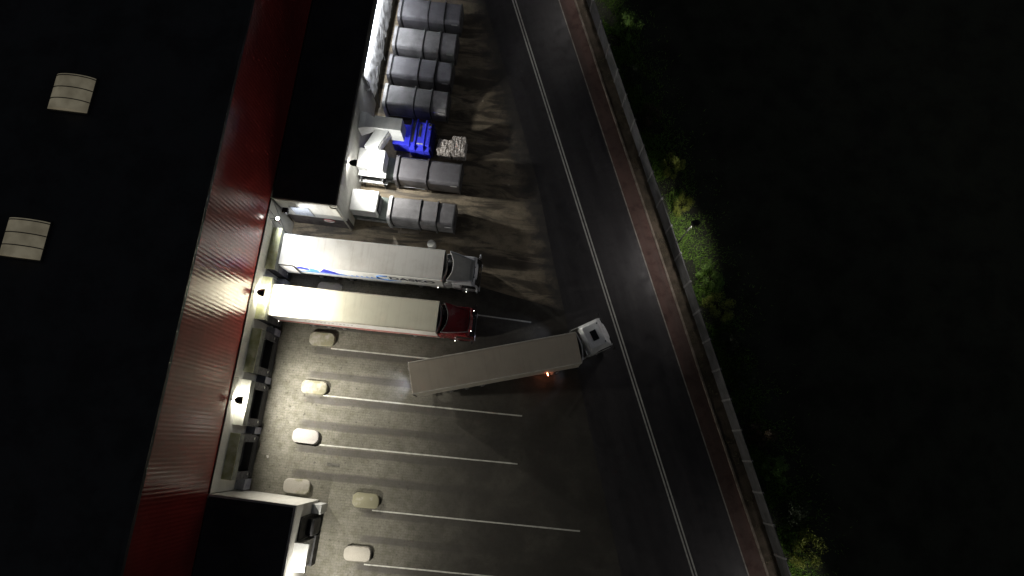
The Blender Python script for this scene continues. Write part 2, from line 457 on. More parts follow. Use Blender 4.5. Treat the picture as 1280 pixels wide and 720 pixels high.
# dock shelters on the warehouse wall
M['mossroof'] = mat('mossy shelter roof', (.55, .55, .42), (.28, .29, .13), .8, .85, bump=.3, lo=.3, hi=.65)
M['cleanroof'] = mat('pale shelter roof', (.6, .6, .52), (.45, .46, .37), 1, .8)
def shelter(n, mroof, parent=wh, u=WU, w=3.5, zt=4.6, dep=.78, label=None):
    x0 = u - WU
    y0, y1 = n - w/2, n + w/2
    b = MB()
    b.box(x0+.01, x0+dep, y0, y1, zt-.06, zt)
    s = b.build('dock_shelter', mroof, parent, label=label)
    for ya in (y0+.03, y1-.1): MB().box(x0+.01, x0+dep-.03, ya, ya+.07, 1.05, zt-.065).build('side_panel', M['pad'], s)
    f = MB().box(x0+dep-.05, x0+dep+.03, y0+.02, y1-.02, zt-.85, zt-.07, rot=Matrix.Rotation(R(-3), 4, 'Y'))
    f.build('head_curtain', mat('grey head curtain', (.16, .17, .15), (.1, .105, .09), 2, .8), s)
    for ya in (y0+.02, y1-.62): MB().box(x0+dep-.05, x0+dep+.03, ya, ya+.6, 1.05, zt-.87).build('side_curtain', M['pad'], s)
    MB().box(x0+.02, x0+.06, y0+.5, y1-.5, 1.1, zt-.4).build('dock_door', M['rubber'], s)
    MB().box(x0+.02, x0+dep-.1, y0+.35, y1-.35, .95, 1.12).build('dock_leveller', M['rubber'], s)
    MB().box(x0+.02, x0+dep-.08, y0+.1, y1-.1, .0, .94).build('dock_base', M['rubber'], s)
    for yy in (y0+.35, y1-.35):
        MB().box(x0+dep-.08, x0+dep+.1, yy-.14, yy+.14, .55, 1.04, .02).build('bumper', M['rubber'], s)
        MB().box(x0+dep+.032, x0+dep+.075, yy-.05, yy+.13, 1.42, 1.5).build('guide_marker', M['paint'], s)
    return s
SN = (13.3, 9.15, 4.9, .82, -3.3)
for i, n in enumerate(SN):
    shelter(n, M['cleanroof'] if i == 3 else M['mossroof'], label=None if i != 3 else 'pale shelter roof under the wall lamp')
    if i:
        MB().box(.0, .74, n+1.79, n+2.34, 0, 1.45).build('dock_pier', M['pier'], wh)
MB().box(.0, .74, -5.95, -5.1, 0, 1.45).build('dock_pier', M['pier'], wh)

# ------------------------------------------------------------------ lower annexes
AU = -16.28
an = thing('annex', 'low flat roofed annex with white wall behind the grey containers', 'building', bw(AU, 16.95), BA)
MB().box(-5.2, -.12, 0.12, 52, RB-.35, RB-.05).build('roof', M['roof'], an)
p = MB().box(-.12, .02, 0, 52, RB-.3, RB).box(-5.2, -.125, -.02, .12, RB-.3, RB)
p.build('parapet', mat('parapet cap', (.22, .21, .18), None, 2, .6), an)
w = MB()
for i in range(13): w.box(-.3, .003*(i % 2), .31+i*4, .31+i*4+3.985, 1.9 if i > 2 else 0, RB-.31)
w.build('side_wall', M['wallw2'], an)
MB().box(-.3, .06, 12.2, 52, 0, 1.89).build('plinth', M['plinth'], an)
w = MB()
for i, (a, b_) in enumerate(((-5.18, -3.4), (-3.385, -1.7), (-1.685, 0))): w.box(a, b_, 0, .3, 2.4, RB-.31)
w.build('end_wall', M['wallw2'], an)
MB().box(-5.18, 0, .02, .3, 0, 2.385).build('shaded_end_wall', mat('end wall with painted shade', (.1, .085, .08), (.055, .047, .046), 1, .8), an)  # lower end wall, coloured dark to paint in the docked trailer's shade
MB().box(-4.3, -2.75, -.03, .0, 2.7, 4.7).build('panel_window', mat('pale blue glazing', (.6, .64, .72), (.5, .54, .62), 1, .25), an)
MB().box(-4.38, -2.67, -.02, .004, 2.62, 4.78).build('window_frame', M['trimg'], an)
MB().tube([(-.5, -.1, RB-.1), (-.5, -.14, RB-.4), (-.14, -.1, 5.9), (-.14, -.1, .1)], .07, 8).build('downpipe', mat('downpipe', (.5, .48, .42), None, 2, .5), an)

def ringsign(u, n, z):
    t = thing('oval_sign', 'small red and white oval sign on the annex end wall', 'sign', bw(u, n, z), BA)
    MB().cyl((0, -.02, 0), 'y', .5, .04, 32).build('disc', M['redprint'], t).scale = (1, 1, .62)
    b = MB()
    b.tube([(math.cos(i*R(10))*.42, -.05, math.sin(i*R(10))*.25) for i in range(37)], .045, 6)
    b.build('ring', M['paint'], t)
ringsign(-17.9, 16.93, 2.0)

A3 = -15.1
a3 = thing('loading_annex', 'low dark roofed loading annex with thin white parapet beside the empty bays', 'building', bw(A3, -6.05), BA)
MB().box(-6.45, -.14, -42, -.14, RB-.35, RB-.06).build('roof', M['roof'], a3)
MB().box(-.14, .03, -42, .02, RB-.3, RB).box(-6.45, -.145, -.14, .02, RB-.3, RB).build('parapet', mat('pale parapet cap', (.5, .49, .46), None, 2, .6), a3)
w = MB().box(-6.45, -.25, -.3, 0, 0, RB-.31)
w.build('end_wall', M['wallw'], a3)
w = MB().box(-.24, 0, -.95, 0, 0, RB-.31).box(-.24, .0, -2.7, -.955, 4.5, RB-.31).box(-.24, 0, -42, -2.705, 0, RB-.31)
w.build('side_wall', M['wallw'], a3)
MB().box(-.2, .1, -2.69, -.97, .0, 4.48).build('roller_door', M['rubber'], a3)
MB().box(.005, .75, -.92, -.18, 0, 1.75, .03).build('dock_pier', M['presswhite'], a3)
s = MB().prism([(.0, 4.95), (1.0, 4.8), (1.0, 4.72), (0, 4.5)], 'y', -4.75, -2.75).build('dock_canopy', M['presswhite'], a3)
MB().box(1.005, 1.07, -4.75, -2.75, 4.45, 4.86).build('front_lip', M['presswhite'], s)
MB().box(.02, .45, -4.72, -2.78, 1.2, 4.48).build('head_box', mat('grey dock box', (.3, .3, .28), None, 2, .6), s)
MB().box(.02, .6, -4.9, -2.6, 0, 1.19).build('dock_base', M['rubber'], a3)
MB().box(.1, .62, -2.5, -1.25, .5, 2.6, .08).build('dock_cushion', M['rubber'], a3)
MB().tube([(.12, -.98, 4.4), (.12, -.98, 0.1)], .06, 8).build('downpipe', M['trim'], a3)

# ------------------------------------------------------------------ lamps on the walls
WARM = (1, .95, .84); COOL = (.93, .96, 1)
def wall_lamp(u, n, label, power, col, z=5.8, yaw=0, arm=.42, tilt=70, hm='black', size=172, wash=.035):
    t = thing('wall_lamp', label, 'lamp', bw(u, n, z), BA + R(yaw), 'lamps along the dock walls')
    b = MB()
    secs = []
    for x, hw, h in ((0, .07, .05), (.12, .2, .09), (.35, .28, .11), (.62, .3, .09)):
        secs.append([(x+arm-.2, math.cos(a)*hw, math.sin(a)*h) for a in [i*math.pi/8 for i in range(16)]])
    b.loft(secs).build('housing', M[hm], t, smooth=True)
    MB().tube([(-.06, 0, 0), (arm-.15, 0, 0)], .035, 6).box(-.02, .02, -.09, .09, -.12, .12).build('bracket', M['dsteel'], t)
    MB().cyl((arm+.22, 0, -.115), 'z', .15, .02, 20).build('lens', M['lens'], t)
    l = bpy.data.lights.new('wall_lamp_light', 'SPOT'); l.energy = power; l.color = col
    l.spot_size = R(size); l.spot_blend = .25; l.shadow_soft_size = .26
    lo = bpy.data.objects.new('wall_lamp_light', l); COL.objects.link(lo)
    lo.parent = t; lo.location = (arm+.36, 0, -.2); lo.rotation_euler = (0, R(-tilt), 0)
    l.spot_blend = .95
    l2 = bpy.data.lights.new('wall_wash_light', 'SPOT'); l2.energy = power*wash; l2.color = col
    l2.spot_size = R(145); l2.spot_blend = .5; l2.shadow_soft_size = .1
    lo = bpy.data.objects.new('wall_wash_light', l2); COL.objects.link(lo)
    lo.parent = t; lo.location = (arm+.1, 0, -.2); lo.rotation_euler = (0, R(28), 0)
    return t
wall_lamp(WU+.02, 9.35, 'black wall lamp between the two docked white trailers', 8200, WARM)
wall_lamp(WU+.02, .92, 'black wall lamp above the pale empty dock shelter', 8200, WARM)
wall_lamp(AU+.02, 20.94, 'black wall lamp above the white ribbed press', 3300, (1, .98, .93), tilt=58)
t = thing('added_strip_light', 'long added strip light under the annex roof edge above the white sheeting', 'lamp', bw(AU+.03, 34.6, RB-.42), BA)  # added fitting, put in to brighten the sheeting wall
MB().box(.0, .12, -5.6, 5.6, -.03, .05, .01).build('housing', M['presswhite'], t)
MB().box(.015, .105, -5.55, 5.55, -.05, -.032).build('lens', mat('strip lens', (.8, .8, .8), None, 1, .3), t)
l = bpy.data.lights.new('added_strip_light', 'AREA'); l.shape = 'RECTANGLE'; l.size = .1; l.size_y = 11; l.energy = 1000; l.color = COOL
lo = bpy.data.objects.new('added_strip_light', l); COL.objects.link(lo); lo.parent = t; lo.location = (.3, 0, -.1); lo.rotation_euler = (0, R(38), 0)
wall_lamp(A3+.02, -13.2, 'black wall lamp beyond the dock canopy of the loading annex', 4200, WARM, z=6.1, yaw=42, tilt=62, wash=.01)
# the floodlight in the corner, facing us
t = thing('floodlight', 'glaring white floodlight on a bracket in the corner above the first dock', 'lamp', bw(-21.1, 15.5, 5.6), BA)
MB().box(-.1, .16, -.2, .2, -.14, .14, .03, rot=Matrix.Rotation(R(-55), 4, 'Y')).build('housing', M['black'], t)
MB().cyl((.16, 0, .16), 'z', .15, .02, 20).build('lens', M['lens'], t)
MB().tube([(-.5, 0, -.1), (0, 0, 0)], .03, 6).tube([(-.4, .5, .9), (.5, -.5, .1)], .02, 5).tube([(-.1, 1.1, .9), (.9, -.9, .0)], .02, 5).tube([(-.45, .1, .9), (.3, -.9, .2)], .015, 5).build('bracket', M['steel'], t)
MB().box(.35, .8, .55, 1.0, -.3, .1, .03).build('control_box', M['black'], t)
l = bpy.data.lights.new('flood_light', 'SPOT'); l.energy = 650; l.color = COOL; l.shadow_soft_size = .12; l.spot_size = R(150); l.spot_blend = .4
lo = bpy.data.objects.new('flood_light', l); COL.objects.link(lo); lo.parent = t; lo.location = (.45, 0, .2); lo.rotation_euler = (R(-12), R(-48), 0)

# ------------------------------------------------------------------ concrete islands
def island(px, py, label, moss):
    p = at(px, py, .32)
    a, b_, z = 1.1, .58, .32
    pts = []
    r = .42
    for cx_, cy_, a0 in ((a-r, b_-r, 0), (-(a-r), b_-r, 90), (-(a-r), -(b_-r), 180), (a-r, -(b_-r), 270)):
        for k in range(6): 
            g = R(a0+k*18); pts.append((cx_+math.cos(g)*r, cy_+math.sin(g)*r))
    bm_ = MB(); secs = []
    for zz, sc_ in ((0, 1.0), (.24, .99), (.29, .965), (.32, .92)):
        secs.append([(x*sc_ + random.uniform(-.014, .014), y*sc_*(1 if sc_ > .98 else .99) + random.uniform(-.014, .014), zz) for x, y in pts])
    bm_.loft(secs)
    o = bm_.build('concrete_island', moss, smooth=True, loc=(p.x, p.y, 0), rz=YA + R(random.uniform(-1.5, 1.5)))
    return tag(o, label, 'concrete block', 'concrete islands between the bays')
def moss_mat(name, amt, c=(.33, .31, .27)):
    m, nt, N, L, P = nodes(name); co = coords(N, L)
    f = maprange(N, L, noise_(N, L, co, 1.4, 5, .6), .62-amt*.4, .85-amt*.4)
    fine = noise_(N, L, co, 14, 4, .7)
    col = mixc(N, L, maprange(N, L, fine, .4, .75, 0, .5), c, tuple(x*.65 for x in c))
    col = mixc(N, L, f, col, (.2, .19, .125))
    L.new(col, P.inputs['Base Color']); P.inputs['Roughness'].default_value = .9
    b = N.new('ShaderNodeBump'); b.inputs['Strength'].default_value = .5; b.inputs['Distance'].default_value = .02
    L.new(fine, b.inputs['Height']); L.new(b.outputs[0], P.inputs['Normal'])
    return m
isl = [(412, 361, 'concrete island in deep shade between the two docked trailers', .3), (402.5, 423.5, 'greenish concrete island half under the edge of the red striped trailer', .7),
       (392.5, 484, 'concrete island with a yellow green moss patch, in line with the reversing truck', .6), (381.5, 545.5, 'cleanest palest concrete island, without moss', 0),
       (370.5, 608, 'concrete island at the parapet corner of the loading annex, mossy at its lower edge', .35), (457, 626, 'evenly mossy green concrete island further from the wall', .95),
       (446.5, 692.5, 'pale concrete island lowest in the yard, before the dock canopy', .05)]
for i, (x, y, l_, a) in enumerate(isl):
    island(x, y, l_, moss_mat('island concrete', a, (.33, .31, .27) if i != 3 else (.37, .35, .335)))

# drain grate and litter
p = at(416.5, 581)
t = thing('drain_grate', 'dark slotted drain grate set in the yard paving', 'drain', (p.x, p.y, .005), YA)
MB().box(-.62, .62, -.2, .2, 0, .012).build('frame', M['plinth'], t); t.scale = (.85, .7, 1)
b = MB()
for i in range(12): b.box(-.56+i*.1, -.5+i*.1, -.17, .17, .013, .02)
b.build('bars', M['plinth'], t)
p = at(333.5, 572.5)
b = MB().grid(lambda s, t_: (s*.15+.03*math.sin(t_*5), t_*.22, .03+.05*math.sin(s*7+t_*4)), 6, 6).thick(.004)
tag(b.build('paper_scrap', M['concrete'], loc=(p.x, p.y, .02)), 'crumpled white scrap of paper on the paving near the docks', 'litter')

# ------------------------------------------------------------------ trucks
def text_mesh(txt, size, m, parent, loc, rot, name='lettering', sx=1.0, bold=.012):
    cu = bpy.data.curves.new('txt', 'FONT'); cu.body = txt; cu.size = size; cu.extrude = .004; cu.offset = bold
    o = bpy.data.objects.new('txt', cu); COL.objects.link(o)
    dg = bpy.context.evaluated_depsgraph_get(); me = bpy.data.meshes.new_from_object(o.evaluated_get(dg))
    bpy.data.objects.remove(o)
    me.materials.clear(); me.materials.append(m); me.name = name
    q = bpy.data.objects.new(name, me); COL.objects.link(q); q.parent = parent
    q.location = loc; q.rotation_euler = rot; q.scale = (sx, 1, 1)
    return q

def wheel(parent, x, y, r=.5, w=.32, rz=0):
    piv = MB()
    n = 28; secs = []
    for yy, rr in ((-w/2, r*.62), (-w/2, r*.9), (-w/2+.05, r), (w/2-.05, r), (w/2, r*.9), (w/2, r*.62)):
        secs.append([(math.cos(i*2*math.pi/n)*rr, yy, math.sin(i*2*math.pi/n)*rr) for i in range(n)])
    t = piv.loft(secs).build('wheel', M['tyre'], parent, smooth=True)
    s = 1 if y > 0 else -1
    h = MB().cyl((0, s*(w/2-.03), 0), 'y', r*.58, .05, 24).cyl((0, s*(w/2+.02), 0), 'y', r*.26, .1, 16)
    for k in range(8):
        a = k*math.pi/4; h.cyl((math.cos(a)*r*.38, s*(w/2+.0), math.sin(a)*r*.38), 'y', .022, .05, 8)
    h.build('rim', M['rim'], t)
    t.location = (x, y, r)
    return t

def semi(name, label, front, ang, dang, mroof, mside, mcab, kind, doors_open=False):
    d = Vector((math.cos(ang), math.sin(ang))); K = Vector((front.x, front.y)) - d*1.6
    t = thing(name, label, 'truck', (K.x, K.y, 0), ang, 'articulated trucks at the depot')
    HT = 4.0
    # ---- trailer
    box = MB().box(-12, 1.55, -1.262, 1.262, 1.18, HT-.03, .03).build('trailer_box', mside, t)
    MB().box(-12.0, 1.56, -1.2, 1.2, HT-.028, HT, .01).build('trailer_roof', mroof, box)
    rail = MB().box(-12.01, 1.57, -1.285, -1.203, HT-.12, HT+.012, .012).box(-12.01, 1.57, 1.203, 1.285, HT-.12, HT+.012, .012).box(-12.01, 1.57, -1.275, -1.264, 1.14, 1.3).box(-12.01, 1.57, 1.264, 1.275, 1.14, 1.3)
    rail.build('edge_rail', {'dasko': M['tarpside'], 'red': mat('cream rail', (.62, .58, .48), None, 2, .5), 'grey': mat('pale alloy rail', (.6, .57, .5), None, 2, .5)}[kind], box)
    b = MB()
    def fb(s, q): return (1.56 + .26*math.cos(math.pi*(s-.5)), (s-.5)*2.4, 2.75 + q*1.1)
    b.grid(fb, 12, 4); b.thick(.05)
    b.build('front_bulge', mside if kind != 'grey' else M['clight'], box, smooth=True)
    MB().tube([Vector(fb(i/12, 1)) + Vector((.0, 0, .02)) for i in range(13)], .045, 6).build('front_rim', M['trimg'] if kind == 'dasko' else M['clight'], box)
    rd_ = mat('rear door', (.66, .66, .64), (.5, .5, .48), 1, .5)
    if doors_open:
        for s in (-1, 1):
            f = MB().box(-12.0, -10.72, s*1.30, s*1.35, 1.2, HT-.06)
            dr = f.build('rear_door', rd_, box)
            g = MB()
            for x in (-12.03, -10.73): g.box(x, x+.1, s*1.352, s*1.375, 1.2, HT-.06)
            g.box(-11.93, -10.73, s*1.352, s*1.375, 1.2, 1.28).box(-11.93, -10.73, s*1.352, s*1.375, HT-.14, HT-.06)
            g.box(-12.02, -10.63, s*1.3, s*1.375, HT-.058, HT-.02)
            g.build('door_gasket', M['rubber'], dr)
        MB().box(-12.05, -12.005, -1.2, 1.2, 1.25, HT-.1).build('load_opening', M['rubber'], box)
    else:
        for s in (-1, 1):
            dr = MB().box(-12.06, -12.012, s*.02, s*1.24, 1.22, HT-.08, .01).build('rear_door', rd_ if kind != 'grey' else mat('dark rear door', (.2, .19, .18), None, 1, .5), box)
            MB().tube([(-12.085, s*.35, 1.25), (-12.085, s*.35, HT-.15)], .02, 6).tube([(-12.085, s*.85, 1.25), (-12.085, s*.85, HT-.15)], .02, 6).build('lock_rod', M['steel'], dr)
            MB().box(-12.08, -12.012, s*1.245, s*1.29, 1.2, HT-.02).build('door_gasket', M['rubber'], dr)
    ch = MB().box(-11.8, 1.3, -.55, -.42, .85, 1.17).box(-11.8, 1.3, .42, .55, .85, 1.17)
    for x in (-11.5, -9, -7, -4, -1): ch.box(x, x+.12, -1.2, 1.2, 1.0, 1.15)
    ch.build('trailer_chassis', M['chassis'], t)
    for s in (-1, 1):
        MB().box(-5.6, -1.9, s*1.16, s*1.22, .55, .75, .01).box(-5.6, -1.9, s*1.16, s*1.22, .88, 1.05, .01).box(-5.0, -4.9, s*1.1, s*1.16, .5, 1.1).box(-2.7, -2.6, s*1.1, s*1.16, .5, 1.1).build('side_guard', M['steel'] if kind != 'red' else M['redprint'], t)
        MB().tube([(-2.1, s*.8, 1.1), (-2.1, s*.8, .35)], .07, 8).box(-2.25, -1.95, s*.8-.13, s*.8+.13, .28, .36).build('landing_leg', M['dsteel'], t)
        for x in (-6.6, -7.91, -9.22): wheel(t, x, s*1.08, .5, .36)
        g = MB()
        for x in (-6.6, -7.91, -9.22):
            g.grid(lambda a, q, x=x: (x+math.cos(R(20+140*a))*.6, s*1.08+(q-.5)*.4, .52+math.sin(R(20+140*a))*.6), 10, 1)
        g.thick(.02).build('mudguard', M['rubber'], t)
        MB().box(-12.03, -11.93, s*.7-.22, s*.7+.22, .82, .95, .01).build('tail_light', M['tailoff'], t)
    MB().box(-12.0, -11.9, -1.22, 1.22, .55, .72, .02).build('rear_bumper', M['dsteel'], t)
    # ---- tractor, turned about the kingpin
    tc = MB().box(-1.35, 4.1, -.5, -.38, .72, 1.0).box(-1.35, 4.1, .38, .5, .72, 1.0).box(-1.3, -1.2, -.5, .5, .75, .98).box(1.2, 2.1, -.7, .7, 1.0, 1.04)
    tc.prism([(-.5, -.55), (.45, -.55), (.55, 0), (.45, .55), (-.5, .55), (-.5, .15), (.0, .15), (0, -.15), (-.5, -.15)], 'z', 1.02, 1.14)
    chs = tc.build('tractor_chassis', M['chassis'], t, rz=dang)
    def rot(x, y):
        c_, s_ = math.cos(dang), math.sin(dang); return x*c_-y*s_, x*s_+y*c_
    for s in (-1, 1):
        x, y = rot(-.55, s*.92); w_ = wheel(t, x, y, .5, .56); w_.rotation_euler = (0, 0, dang)
        x, y = rot(3.1, s*1.06); w_ = wheel(t, x, y, .5, .33); w_.rotation_euler = (0, 0, dang)
        g = MB().grid(lambda a, q: (-.55+math.cos(R(10+160*a))*.62, s*.92+(q-.5)*.6, .52+math.sin(R(10+160*a))*.6), 10, 1).thick(.025)
        g.build('mudguard', M['rubber'], t, rz=dang)
        MB().box(.35, 1.95, s*.62, s*1.2, .42, .98, .1, seg=3).build('fuel_tank', M['steel'], t, rz=dang, smooth=True)
        lit = kind == 'grey'
        MB().box(-1.42, -1.355, s*.98-.2, s*.98+.2, .82, .98, .01).build('tail_light', M['tail'] if lit and s < 0 else M['tailoff'], t, rz=dang)
    # cab
    prof = [(2.22, .95), (2.55, .62), (4.25, .42), (4.46, .5), (4.52, .9), (4.5, 1.75), (4.4, 2.45), (4.2, 2.95), (4.02, 3.12), (2.22, 3.12)]
    cab = MB().prism(prof, 'y', -1.23, 1.23, .16, 3).build('cab', mcab, t, smooth=True, rz=dang)
    MB().prism([(4.505, 1.8), (4.535, 1.8), (4.43, 2.5), (4.25, 2.93), (4.21, 2.93), (4.39, 2.5)], 'y', -1.12, 1.12).build('windscreen', M['glass'], cab)
    for s in (-1, 1):
        MB().prism([(3.1, 1.75), (4.3, 1.65), (4.25, 2.4), (4.08, 2.75), (3.15, 2.75)], 'y', s*1.232, s*1.245).build('side_window', M['glass'], cab)
        MB().box(4.46, 4.545, s*.95-.24, s*.95+.22, .62, .86, .03).build('headlight', mat('headlight glass', (.6, .62, .65), None, 3, .1), cab)
        MB().tube([(4.3, s*1.22, 2.7), (4.42, s*1.52, 2.6), (4.42, s*1.52, 1.9)], .025, 6).box(4.32, 4.46, s*1.42, s*1.62, 1.85, 2.55, .04).build('mirror', M['black'] if kind != 'dasko' else mcab, cab)
        MB().box(3.0, 3.03, s*1.235, s*1.245, .9, 2.8).box(2.45, 3.95, s*1.24, s*1.3, .45, .62, .02).build('door_step', M['trim'], cab)
        # side fairing that flares back from the cab
        f = MB().grid(lambda a, q: (2.24-a*.62, s*(1.2+.05*a), 1.0+q*(2.3-.5*a*a)), 4, 4).thick(.04)
        f.build('side_fairing', mcab if kind != 'grey' else M['trimg'], cab, smooth=True)
    MB().box(4.5, 4.54, -.8, .8, .95, 1.65, .01).build('grille', M['trim'], cab)
    vis = MB().grid(lambda a, q: (4.12+q*.22-.25*(2*a-1)**4, (a-.5)*2.0, 3.1-.22*q), 8, 2).thick(.03)
    vis.build('sun_visor', mcab, cab, smooth=True)
    if kind == 'grey':
        ro = MB(); secs = []
        for z, x0, x1, hw in ((3.0, 2.24, 4.2, 1.2), (3.35, 2.26, 4.02, 1.12), (3.62, 2.34, 3.9, 1.0), (3.72, 2.44, 3.78, .9)):
            r_ = .16; q = []
            for cx_, cy_, a0 in ((x1-r_, hw-r_, 0), (x0+r_, hw-r_, 90), (x0+r_, -hw+r_, 180), (x1-r_, -hw+r_, 270)):
                for k in range(5):
                    g = R(a0+k*22.5); q.append((cx_+math.cos(g)*r_, cy_+math.sin(g)*r_, z))
            secs.append(q)
        r2 = ro.loft(secs).build('high_roof', mcab, cab, smooth=True)
        MB().box(2.86, 3.38, -.42, .42, 3.71, 3.75, .015).build('roof_hatch', M['glass'], r2)
        for s in (-1, 1):
            MB().cyl((3.72, s*.8, 3.72), 'z', .06, .08, 12, bev=.02).build('glint_marker', M['chrome'], r2)
    else:
        def df(a, q):
            s_ = a*2-1; xr = 1.98+.42*(1-s_*s_)
            dish = -.1*math.sin(math.pi*q)*(1-s_*s_)
            return (xr+(3.98-xr)*q, s_*(1.21-.36*q**1.3), 3.14 + .84*(1-q)**1.15 + dish)
        de = MB().grid(df, 14, 8).thick(.05).build('air_deflector', mcab if kind == 'red' else mat('grey deflector', (.6, .59, .54), (.48, .47, .43), 1, .5), cab, smooth=True)
        for s in (0, 1):
            MB().tube([Vector(df(s, q/8))+Vector((0, 0, .02)) for q in range(9)], .035 if kind == 'red' else .06, 6).build('deflector_edge', M['clight'] if (kind == 'red' and s == 0) else mcab, de)  # red cab: one edge pale as a painted highlight
        MB().tube([Vector(df(a/14, 0))+Vector((0, 0, .02)) for a in range(15)], .04, 6).build('rear_edge', M['clight'] if kind == 'dasko' else M['trim'], de)
        # side cheeks under the deflector
        for s in (-1, 1):
            b = MB().grid(lambda a, q: (2.05+(3.98-2.05)*a, s*(1.22-.33*a**1.3), 3.05 + q*(.1+.8*(1-a)**1.15)), 8, 3).thick(.03)
            b.build('deflector_cheek', mcab, de, smooth=True)
        for yy in (-.55, .3):
            MB().cyl((4.1, yy, 3.16), 'z', .06, .1, 12, bev=.02).build('roof_lamp', M['chrome'], cab)
        MB().tube([(4.02, -.95, 3.2), (4.1, 0, 3.24), (4.02, .95, 3.2)], .03, 6).build('lamp_bar', M['chrome'] if kind == 'dasko' else M['trim'], cab)
        MB().box(2.0, 2.15, -.15, .6, 1.5, 2.6, .04).build('filter_box', M['dsteel'], cab)
    hs = MB()
    for yy in (-.2, 0, .2):
        hs.tube([(2.15, yy, 1.7), (1.95, yy*1.3, 1.25), (1.75, yy, 1.5)], .02, 6)
    hs.build('air_hose', M['cable'], t, rz=dang)
    # small glowing dots standing in for glints on chrome
    def mk(x, y, z, par=t, rz=dang):
        MB().cyl((x, y, z), 'z', .028, .05, 10, bev=.01).build('glint_marker', M['glint_dot'], par, rz=rz)
    return t, box, mk

A1 = R(-6.0)
def fc(corner, ang, w=1.275):
    p = at(*corner, 4.0); return p + Vector((math.sin(ang), -math.cos(ang), 0))*w
t1, box1, mk = semi('semi_truck', 'white lettered semi truck docked nearest the annex, with grey white cab', fc((557.2, 312.8), A1), A1, R(0), M['troof1'], M['tarpside'], M['grey_cab'], 'dasko', True)
mk(1.0, -1.33, 1.2); mk(3.4, -1.33, .75)
Y1 = -1.268
text_mesh('DASKO', 1.15, M['navy'], box1, (-2.95, Y1, 2.4), (R(90), 0, 0), sx=1.0, bold=.035)
b = MB(); pts = []
for i in range(19):
    a = R(60+i*13); pts.append((-3.35+math.cos(a)*.62, Y1-.004, 2.75+math.sin(a)*.62))
b.tube(pts, .07, 6); b.build('ring_emblem', M['skyprint'], box1).scale = (1, 1, 1)
b = MB()
rnd = random.Random(3)
def strip_poly(pts): b.prism(pts, 'y', Y1-.006, Y1)
strip_poly([(-10.65, 2.9), (-10.3, 3.9), (-9.5, 3.2), (-9.75, 2.6)]); strip_poly([(-8.9, 2.3), (-8.2, 3.75), (-7.5, 2.9), (-7.0, 2.1)])
b.build('mountain_print', M['blueprint'], box1)
b = MB()
strip_poly([(-10.6, 2.1), (-9.7, 2.55), (-9.35, 3.6), (-8.85, 2.9), (-8.95, 2.1)]); strip_poly([(-7.4, 2.2), (-7.0, 2.5), (-6.6, 2.15)])
for i in range(7):
    x = -6.3+i*.42; strip_poly([(x, 2.0), (x+.15, 2.35+rnd.random()*.4), (x+.35, 2.0)])
strip_poly([(-3.7, 1.9), (-3.0, 1.75), (-2.1, 2.05), (-3.0, 1.95)])
b.box(-10.62, -2.0, Y1-.009, Y1-.0065, 1.98, 2.13)
b.build('mountain_foot_print', M['skyprint'], box1)

t2, box2, mk = semi('semi_truck', 'semi truck with cream roofed trailer, red lower stripe and dark red cab', fc((550.0, 376.6), A1), A1, R(0), M['troof2'], M['tarpside'], M['redcab'], 'red')
mk(4.35, .95, 3.12); mk(4.3, -.75, 3.15); mk(2.9, -1.36, .9); mk(-12.02, -1.3, 1.3)
MB().box(-11.95, 1.5, -1.272, -1.262, 1.31, 1.75).build('red_stripe', M['redprint'], box2)
b = MB()
for i in range(13):
    x = -9.4+i*.32; h = .1+.16*rnd.random(); b.prism([(x, 2.7), (x+.16, 2.7), (x+.22, 2.7+h), (x+.04, 2.7+h)], 'y', -1.268, -1.262)
b.build('faded_marks', mat('faded grey print', (.4, .4, .4), None, 2, .6), box2)

A3_ = R(10.4); DA = R(14.5)
t3, box3, mk = semi('semi_truck', 'semi truck pulling out across the yard, dusty brown trailer roof and turned white cab', at(724.2, 434.2, 4.0), A3_, DA, M['troof3'], mat('dusty trailer side', (.4, .37, .31), (.3, .28, .24), 1, .6), M['white'], 'grey')
# its rear work lamps, switched on while it manoeuvres
def truck_light(x, y, z, yaw, pitch, power, col, size=70, rz=0):
    l = bpy.data.lights.new('work_light', 'SPOT'); l.energy = power; l.color = col; l.spot_size = R(size); l.spot_blend = .9; l.shadow_soft_size = .06
    o = bpy.data.objects.new('work_light', l); COL.objects.link(o); o.parent = t3
    c_, s_ = math.cos(rz), math.sin(rz)
    o.location = (x*c_-y*s_, x*s_+y*c_, z)
    dirv = Vector((math.cos(yaw)*math.cos(pitch), math.sin(yaw)*math.cos(pitch), math.sin(pitch)))
    o.rotation_euler = dirv.to_track_quat('-Z', 'Y').to_euler()
    return o
BL = (.72, .78, 1)
for s in (-1, 1):
    lamp = MB().box(2.0, 2.12, s*1.28-.08, s*1.28+.08, 1.55, 1.7, .02).build('work_lamp', M['black'], t3, rz=DA)
    truck_light(1.95, s*1.36, 1.6, R(180)+DA*.6 - s*R(14 if s > 0 else 6), R(-17 if s > 0 else -12), 190, BL, 60, DA)
    lamp = MB().box(-12.1, -12.035, s*.35-.08, s*.35+.08, .8, .92, .01).build('reversing_lamp', M['lens'], t3)
truck_light(-12.25, 0, 1.0, R(180), R(-22), 210, BL, 110)
l = bpy.data.lights.new('tail_glow', 'POINT'); l.energy = 1.6; l.color = (1, .12, .06); l.shadow_soft_size = .08
o = bpy.data.objects.new('tail_glow', l); COL.objects.link(o); o.parent = t3
x, y = -1.55, -1.0; o.location = (x*math.cos(DA)-y*math.sin(DA), x*math.sin(DA)+y*math.cos(DA), .9)

